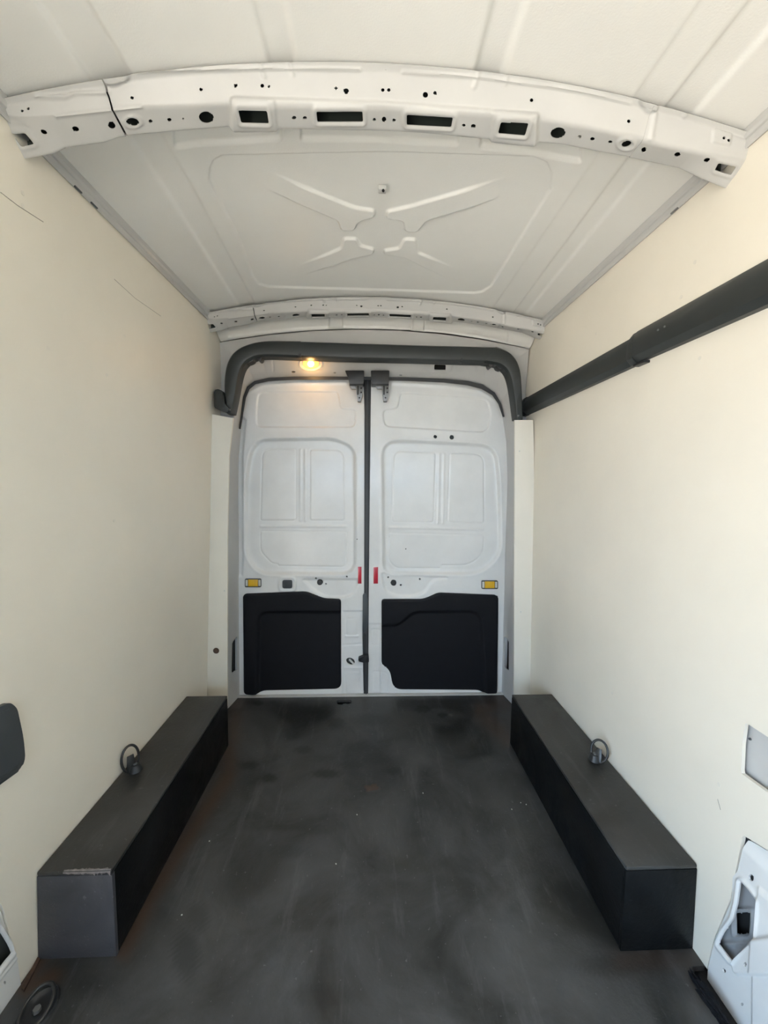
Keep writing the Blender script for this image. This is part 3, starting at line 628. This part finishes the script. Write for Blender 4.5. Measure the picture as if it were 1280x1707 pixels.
# ------------------------------------------------------------------ black duct over the doors
DO = [(377, 689), (372.5, 655), (372.5, 630), (376, 606), (385, 589), (400, 577), (424, 569), (450, 566.5), (500, 567.5), (560, 569.5), (640, 572), (700, 574), (770, 575.5), (828, 577), (848, 583.5), (862, 597), (869, 615), (871, 640), (872, 665), (872.5, 699)]
DI = [(386, 689), (393, 655), (396.5, 632), (402, 612), (410, 602), (422, 595), (436, 592.5), (452, 592.5), (500, 594.5), (560, 597), (640, 598.5), (700, 600), (770, 602), (808, 603), (832, 606), (846, 616), (852, 632), (856, 655), (858.5, 675), (861.5, 699)]
YQ = 2.025
def duct_mesh(name, i0, i1, parent, grow=0):
    def dn(A):
        A = np.array(A, float)[i0:i1+1]; t = np.arange(len(A)); tt = np.linspace(0, len(A)-1, (len(A)-1)*5+1)
        # Catmull-like smoothing by cubic sampling
        out = np.stack([np.interp(tt, t, A[:, k]) for k in (0, 1)], 1)
        for _ in range(6): out[1:-1] = (out[:-2]+2*out[1:-1]+out[2:])/4
        return out
    o_, i_ = dn(DO), dn(DI); vs = []; fs = []
    for a, b in zip(o_, i_):
        e = (b-a)
        ring = [(a-e*grow, 2.095), (a-e*grow, YQ+.018), (a+e*.10, YQ+.004), (a+e*.22, YQ), (b-e*.20, YQ), (b-e*.09, YQ+.003), (b+e*grow, YQ+.016), (b+e*grow, 2.095)]
        # depth walls keep a constant real section: unproject on the front plane then push back in Y
        for q, y in ring:
            P = at(q[0], q[1], 1, YQ); vs.append((P[0], y-grow*.05, P[2]))
    n = len(o_); k = 8
    for i in range(n-1):
        for j in range(k): fs.append((i*k+j, i*k+(j+1) % k, (i+1)*k+(j+1) % k, (i+1)*k+j))
    fs.append(tuple(range(k))); fs.append(tuple((n-1)*k+j for j in range(k))[::-1])
    me = bpy.data.meshes.new(name); me.from_pydata(vs, [], fs); me.update(); bm = bmesh.new(); bm.from_mesh(me); 
    return tobm(name, bm, M_duct, parent, True, 30)
root = empty('rear_duct', (.0, 2.06, 1.93)); tag(root, 'black plastic cable duct arching over the rear doors', 'duct')
duct_mesh('duct_corner', 0, 8, root, .02); duct_mesh('duct_middle', 8, 13, root); duct_mesh('duct_corner', 13, 19, root, .02)
for q in ((498, 593), (501, 593), (770, 601)): plate_on('joint_clip', [(q[0]-1, q[1]-4), (q[0]+1, q[1]-4), (q[0]+1, q[1]+2), (q[0]-1, q[1]+2)], YQ-.003, .03, M_black, root)
for poly in ([(403, 601), (423, 594), (422, 601), (414, 605), (406, 605)], [(428, 592), (436, 592), (436, 599), (432, 602), (428, 599)], [(814.5, 603), (822, 603), (822, 610), (818, 613), (815, 610)], [(827, 604), (842, 612), (836, 616), (829, 613)]):
    plate_on('cable_lug', poly, YQ+.02, .05, M_black, root, 2)
cap = plate_on('end_cap', [(356.5, 651), (362, 648), (370, 651), (373, 662), (374, 672), (382, 683), (379, 688.5), (372, 686), (357, 680)], 2.012, .04, M_duct, root, 2.5, .003)
plate_on('cap_rib', [(369.5, 655), (371, 655), (372, 679), (370.5, 678)], 2.008, .006, M_black, cap)
for q in ((383, 683), (864, 693)): disc('screw', at(*q, 1, YQ-.001), (0, -1, 0), .005, .004, M_steel, root, 12)
adopt(root)
# duct along the right wall
def rail_pts(y0, y1, z0, z1, d, m=None, grow=0):
    dz = lambda y: -.016*max(0, y-1.25)
    prof = [(0, z0-grow), (d*.55, z0-grow), (d, z0+.016), (d+.002, z0+.030), (d+.001, (z0+z1)/2+.012), (d*.80, z1-.014), (d*.45, z1+grow), (0, z1+grow)]
    vs = []
    for y in (y0, y0+.003, y1-.003, y1):
        s = .96 if y in (y0, y1) else 1
        for dx, z in prof: vs.append((wr(z)-.0005-dx*s-(grow if dx else 0), y, z+dz(y)))
    k = len(prof); fs = [tuple(range(k)), tuple(3*k+j for j in range(k))[::-1]]
    for i in range(3):
        for j in range(k): fs.append((i*k+j, i*k+(j+1) % k, (i+1)*k+(j+1) % k, (i+1)*k+j))
    return vs, fs
root = empty('wall_duct', (.82, 1.0, 1.70)); tag(root, 'long dark grey duct running along the right wall at shoulder height', 'duct')
for nm, y0, y1, z0, z1, d, g in (('duct_segment', -.75, 1.245, 1.655, 1.752, .034, 0), ('duct_segment', 1.247, 2.120, 1.650, 1.742, .032, 0), ('joint_sleeve', 1.235, 1.262, 1.651, 1.749, .0345, .001), ('joint_sleeve', 2.11, 2.165, 1.649, 1.743, .033, .001)):
    vs, fs = rail_pts(y0, y1, z0, z1, d, grow=g); me = bpy.data.meshes.new(nm); me.from_pydata(vs, [], fs); me.update(); bm = bmesh.new(); bm.from_mesh(me); tobm(nm, bm, M_duct, root, True, 28)
box('lower_clip', (.838, 1.225, 1.648), (.020, .05, .008), M_black, root, .001)
for y in (1.10, 1.125): disc('screw', (wr(1.71)-.037, y, 1.712), (-1, 0, 0), .003, .003, M_steel, root, 10)
adopt(root)

# ------------------------------------------------------------------ cargo lamp
root = empty('cargo_lamp', at(518, 606, 1, 2.12)); tag(root, 'small glowing amber cargo lamp on the white header over the left rear door', 'lamp')
def on_header(px, py, lift=0):  # header slope between B and C
    pb = at(px, 597, 1, 2.10); pc = at(px, 629, 1, 2.212); n = np.cross([1, 0, 0], pc-pb); n /= np.linalg.norm(n)
    if n[1] > 0: n = -n
    d = AZ+AX*(px-640)/F+AY*(853.5-py)/F; o = np.array([CX, 0, CH]); t = ((pb-o)@n+lift)/(d@n); return o+d*t, n
cpt, nh = on_header(518, 607); nv_ = Vector(nh)
def em(name, c, s):
    m = bpy.data.materials.new(name); m.use_nodes = True; b = m.node_tree.nodes['Principled BSDF']; b.inputs['Base Color'].default_value = (*c, 1)
    b.inputs['Emission Color'].default_value = (*c, 1); b.inputs['Emission Strength'].default_value = s; b.inputs['Roughness'].default_value = .25; return m
M_lens = em('warm_lamp_lens', (1, .40, .08), .22); M_bulb = em('lamp_bulb', (1, .66, .2), 1.2); M_bez = em('lamp_bezel', (.85, .62, .48), .02)
def on_h(name, a, b, lift, th, m):
    q = [on_header(518+a*math.cos(t)*(1+.0*math.sin(t)), 607+b*math.sin(t), lift)[0] for t in np.linspace(0, 2*math.pi, 29)[:-1]]
    return prism(name, q, tuple(-np.array(nh)*th), m, root, .0012)
on_h('bezel', 19, 11.5, .005, .007, M_bez); on_h('lens', 13.5, 8.5, .011, .008, M_lens); on_h('bulb_glow', 5.5, 5, .0145, .006, M_bulb)
adopt(root)
pl_ = bpy.data.lights.new('cargo_lamp_bulb', 'POINT'); pl_.energy = .07; pl_.color = (1, .55, .18); pl_.shadow_soft_size = .012
po = bpy.data.objects.new('cargo_lamp_bulb', pl_); COL.objects.link(po); po.location = Vector(cpt)+nv_*.04
# empty lamp socket on the right: dark cavity behind the hole
cpt2, _ = on_header(733, 612, -.050)
box('socket_cavity', cpt2, (.09, .035, .03), M_dark, fr, 0)

# ------------------------------------------------------------------ near side details
# left wall: dark rounded handle plate
def onwall(px, py, f):
    p = at(px, py, 0, .86 if f is wr else -.86)
    for _ in range(4): p = at(px, py, 0, f(p[2]))
    return p
HP = rnd([(-70, 1205), (8, 1171), (20, 1180), (31, 1230), (34, 1265), (27, 1283), (-70, 1352)], [30, 5, 12, 20, 12, 10, 30])
root = empty('wall_plate', onwall(0, 1240, wl)); tag(root, 'dark grey rounded plate on the left wall at the edge of the photo', 'plate')
q = [onwall(*a, wl) for a in HP]; prism('plate_body', q, (.012, 0, 0), M_grey, root, .004)
c_ = np.mean(q, 0); prism('plate_face', [c_+(np.array(a)-c_)*.86+np.array([.0121, 0, 0]) for a in q], (.002, 0, 0), M_grey, root, .001); adopt(root)
# right wall: white metal behind the small cut-out
r1 = box('pillar_panel', (.893, .78, .66), (.004, .26, .26), M_body, wall_r, 0)
disc('rivet', onwall(1246, 1232, wr)+np.array([.0055, 0, 0]), (-1, 0, 0), .003, .003, M_grey, wall_r, 10)
# right pillar foot: pressed steel with a lashing pocket
POCK = rnd([(1234, 1468), (1248, 1484), (1262, 1504), (1261, 1530), (1257, 1562), (1238, 1582), (1221, 1604), (1197, 1573), (1206, 1554), (1222, 1532), (1229, 1505)], 3)
def pil_surf(U, V): return np.stack([.874+.008*(1-V/.5), U, V], -1)
def pil_h(X, Y, P):
    s = sd(X, Y, POCK); h = .004*np.exp(-((s-4)/3)**2)
    h += plate(X, Y, rnd([(1222, 1604), (1262, 1565), (1300, 1560), (1300, 1625), (1262, 1625), (1226, 1624)], 8), .010, 6)
    h += plate(X, Y, [(1266, 1480), (1400, 1600), (1400, 1800), (1255, 1800), (1256, 1625)], .008, 8)
    h -= .010*sst((1420+(X-1240)*1.0-Y)/25)
    return h
KP = rnd([(1241, 1400), (1229, 1452), (1221, 1462), (1220, 1500), (1192, 1565), (1180, 1612), (1178, 1640), (1216, 1712), (1500, 1900), (1500, 1562), (1302, 1436)], 3)
root = empty('pillar_foot', (.88, .80, 0)); tag(root, 'white pressed steel pillar foot with a pocket, showing at the lower right wall', 'pillar')
sheet('steel_skin', rng(.66, .93, .0022), rng(-.06, .50, .0022), pil_surf, M_door, hf=pil_h, keep=pg(KP), holes=[pg(POCK)]+H([(1252, 1463, 4, 6, -15), (1249, 1607, 2.4, 4), (1207, 1618, 2.2, 4, -25), (1237, 1674, 2.4, 3)]), thick=.004, parent=root, look=(0, .9, .5))
SQ = rnd([(1227, 1522), (1251, 1520), (1249, 1556), (1228, 1558)], 2)
def pk_surf(U, V): return np.stack([np.full_like(U, .905)+.0, U, V], -1)
sheet('pocket_back', rng(.70, .96, .0026), rng(-.02, .42, .0026), pk_surf, M_pocket, hf=lambda X, Y, P: .006*np.exp(-((sd(X, Y, SQ)-5)/3)**2)+ridge(X, Y, [(1210, 1574), (1262, 1572)], .006, 4), holes=[pg(SQ)], thick=.002, parent=root, look=(0, .9, .5))
box('pocket_void', (.94, .82, .2), (.02, .26, .40), M_dark, root, 0)
adopt(root)
# left pillar foot mirrors it, only a sliver shows
LPOCK = rnd([(-60, 1500), (-4, 1546), (12, 1572), (20, 1588), (8, 1602), (-14, 1632), (-60, 1640)], 3)
LK_ = rnd([(-80, 1440), (2, 1520), (12, 1555), (21, 1585), (29, 1600), (37, 1655), (42, 1735), (-80, 1900)], 3)
def lp_surf(U, V): return np.stack([-.874-.008*(1-V/.5), U, V], -1)
root = empty('pillar_foot', (-.88, .80, 0)); tag(root, 'white pressed steel pillar foot, a sliver at the lower left edge of the photo', 'pillar')
sheet('steel_skin', rng(.60, .96, .0024), rng(-.06, .45, .0024), lp_surf, M_door, hf=lambda X, Y, P: .006*np.exp(-((sd(X, Y, LPOCK)-4)/4)**2)+ridge(X, Y, [(-10, 1645), (28, 1596)], .003, 2), keep=pg(LK_), holes=[pg(LPOCK)]+H([(26, 1592, 2, 3), (8, 1638, 2, 3)]), thick=.004, parent=root, look=(0, .9, .5))
box('pocket_void', (-.93, .80, .2), (.02, .40, .44), M_cav, root, 0)
adopt(root)
# torn black floor liner lumps in the corner by the right pillar
rs = np.random.RandomState(5); bm = bmesh.new(); bmesh.ops.create_icosphere(bm, subdivisions=4, radius=1)
for v in bm.verts:
    c = v.co; k = 1+.22*math.sin(9*c.x+4*c.y)*math.cos(8*c.z+3*c.x)+.12*math.sin(23*c.y+11*c.z); v.co = Vector((c.x*.015*k, c.y*.055*k, c.z*.012*k))
p = at(1168, 1655, 2, .0); bmesh.ops.translate(bm, vec=(p[0]+.008, p[1]-.015, .001), verts=bm.verts)
o = tobm('torn_liner', bm, M_panel, None); tag(o, 'crumpled torn black floor liner beside the right pillar foot', 'liner')

# ------------------------------------------------------------------ outer body and ground outside (light bounces off it)
def slab(c, s): 
    o = box('outer_skin', c, s, M_ext, shell, 0); return o
def slab2(x0, x1, y0, y1, z0, z1): slab(((x0+x1)/2, (y0+y1)/2, (z0+z1)/2), (x1-x0, y1-y0, z1-z0))
YB, D0, D1 = 2.31, -1.15, .15
shell = box('wall_outer', (0, (YF+YB)/2, 2.22), (2.02, YB-YF, .01), M_ext, None, 0); tag(shell, 'outer body skin of the van round the load space', kind='structure')
slab2(1.0, 1.01, YF, YB, -.13, 2.22); slab2(-1.01, -1.0, D1, YB, -.13, 2.22); slab2(-1.01, -1.0, YF, D0, -.13, 2.22); slab2(-1.01, -1.0, D0, D1, 1.58, 2.22)
slab2(-1.01, 1.01, YB, YB+.01, -.13, 2.22); slab2(-1.01, 1.01, YF, YB, -.13, -.12)
slab2(-1.0, -.878, D1, D1+.006, -.12, 1.58); slab2(-1.0, -.878, D0-.006, D0, -.12, 1.58); slab2(-1.0, -.845, D0, D1, 1.582, 1.588)
# cab end: unseen panels added to cut front light to a windscreen band
front = box('wall_front', (0, YF-.01, .50), (2.0, .02, 1.30), M_grey, None, 0); tag(front, 'unseen dark grey panel added at the cab end to limit the front light', kind='structure')
box('upper_light_block', (0, YF-.01, 1.92), (2.0, .02, .62), M_body, front, 0)
g = box('ground', (0, 0, -.72), (40, 40, .04), M_ground, None, 0); tag(g, 'pale concrete ground outside the van', kind='structure')
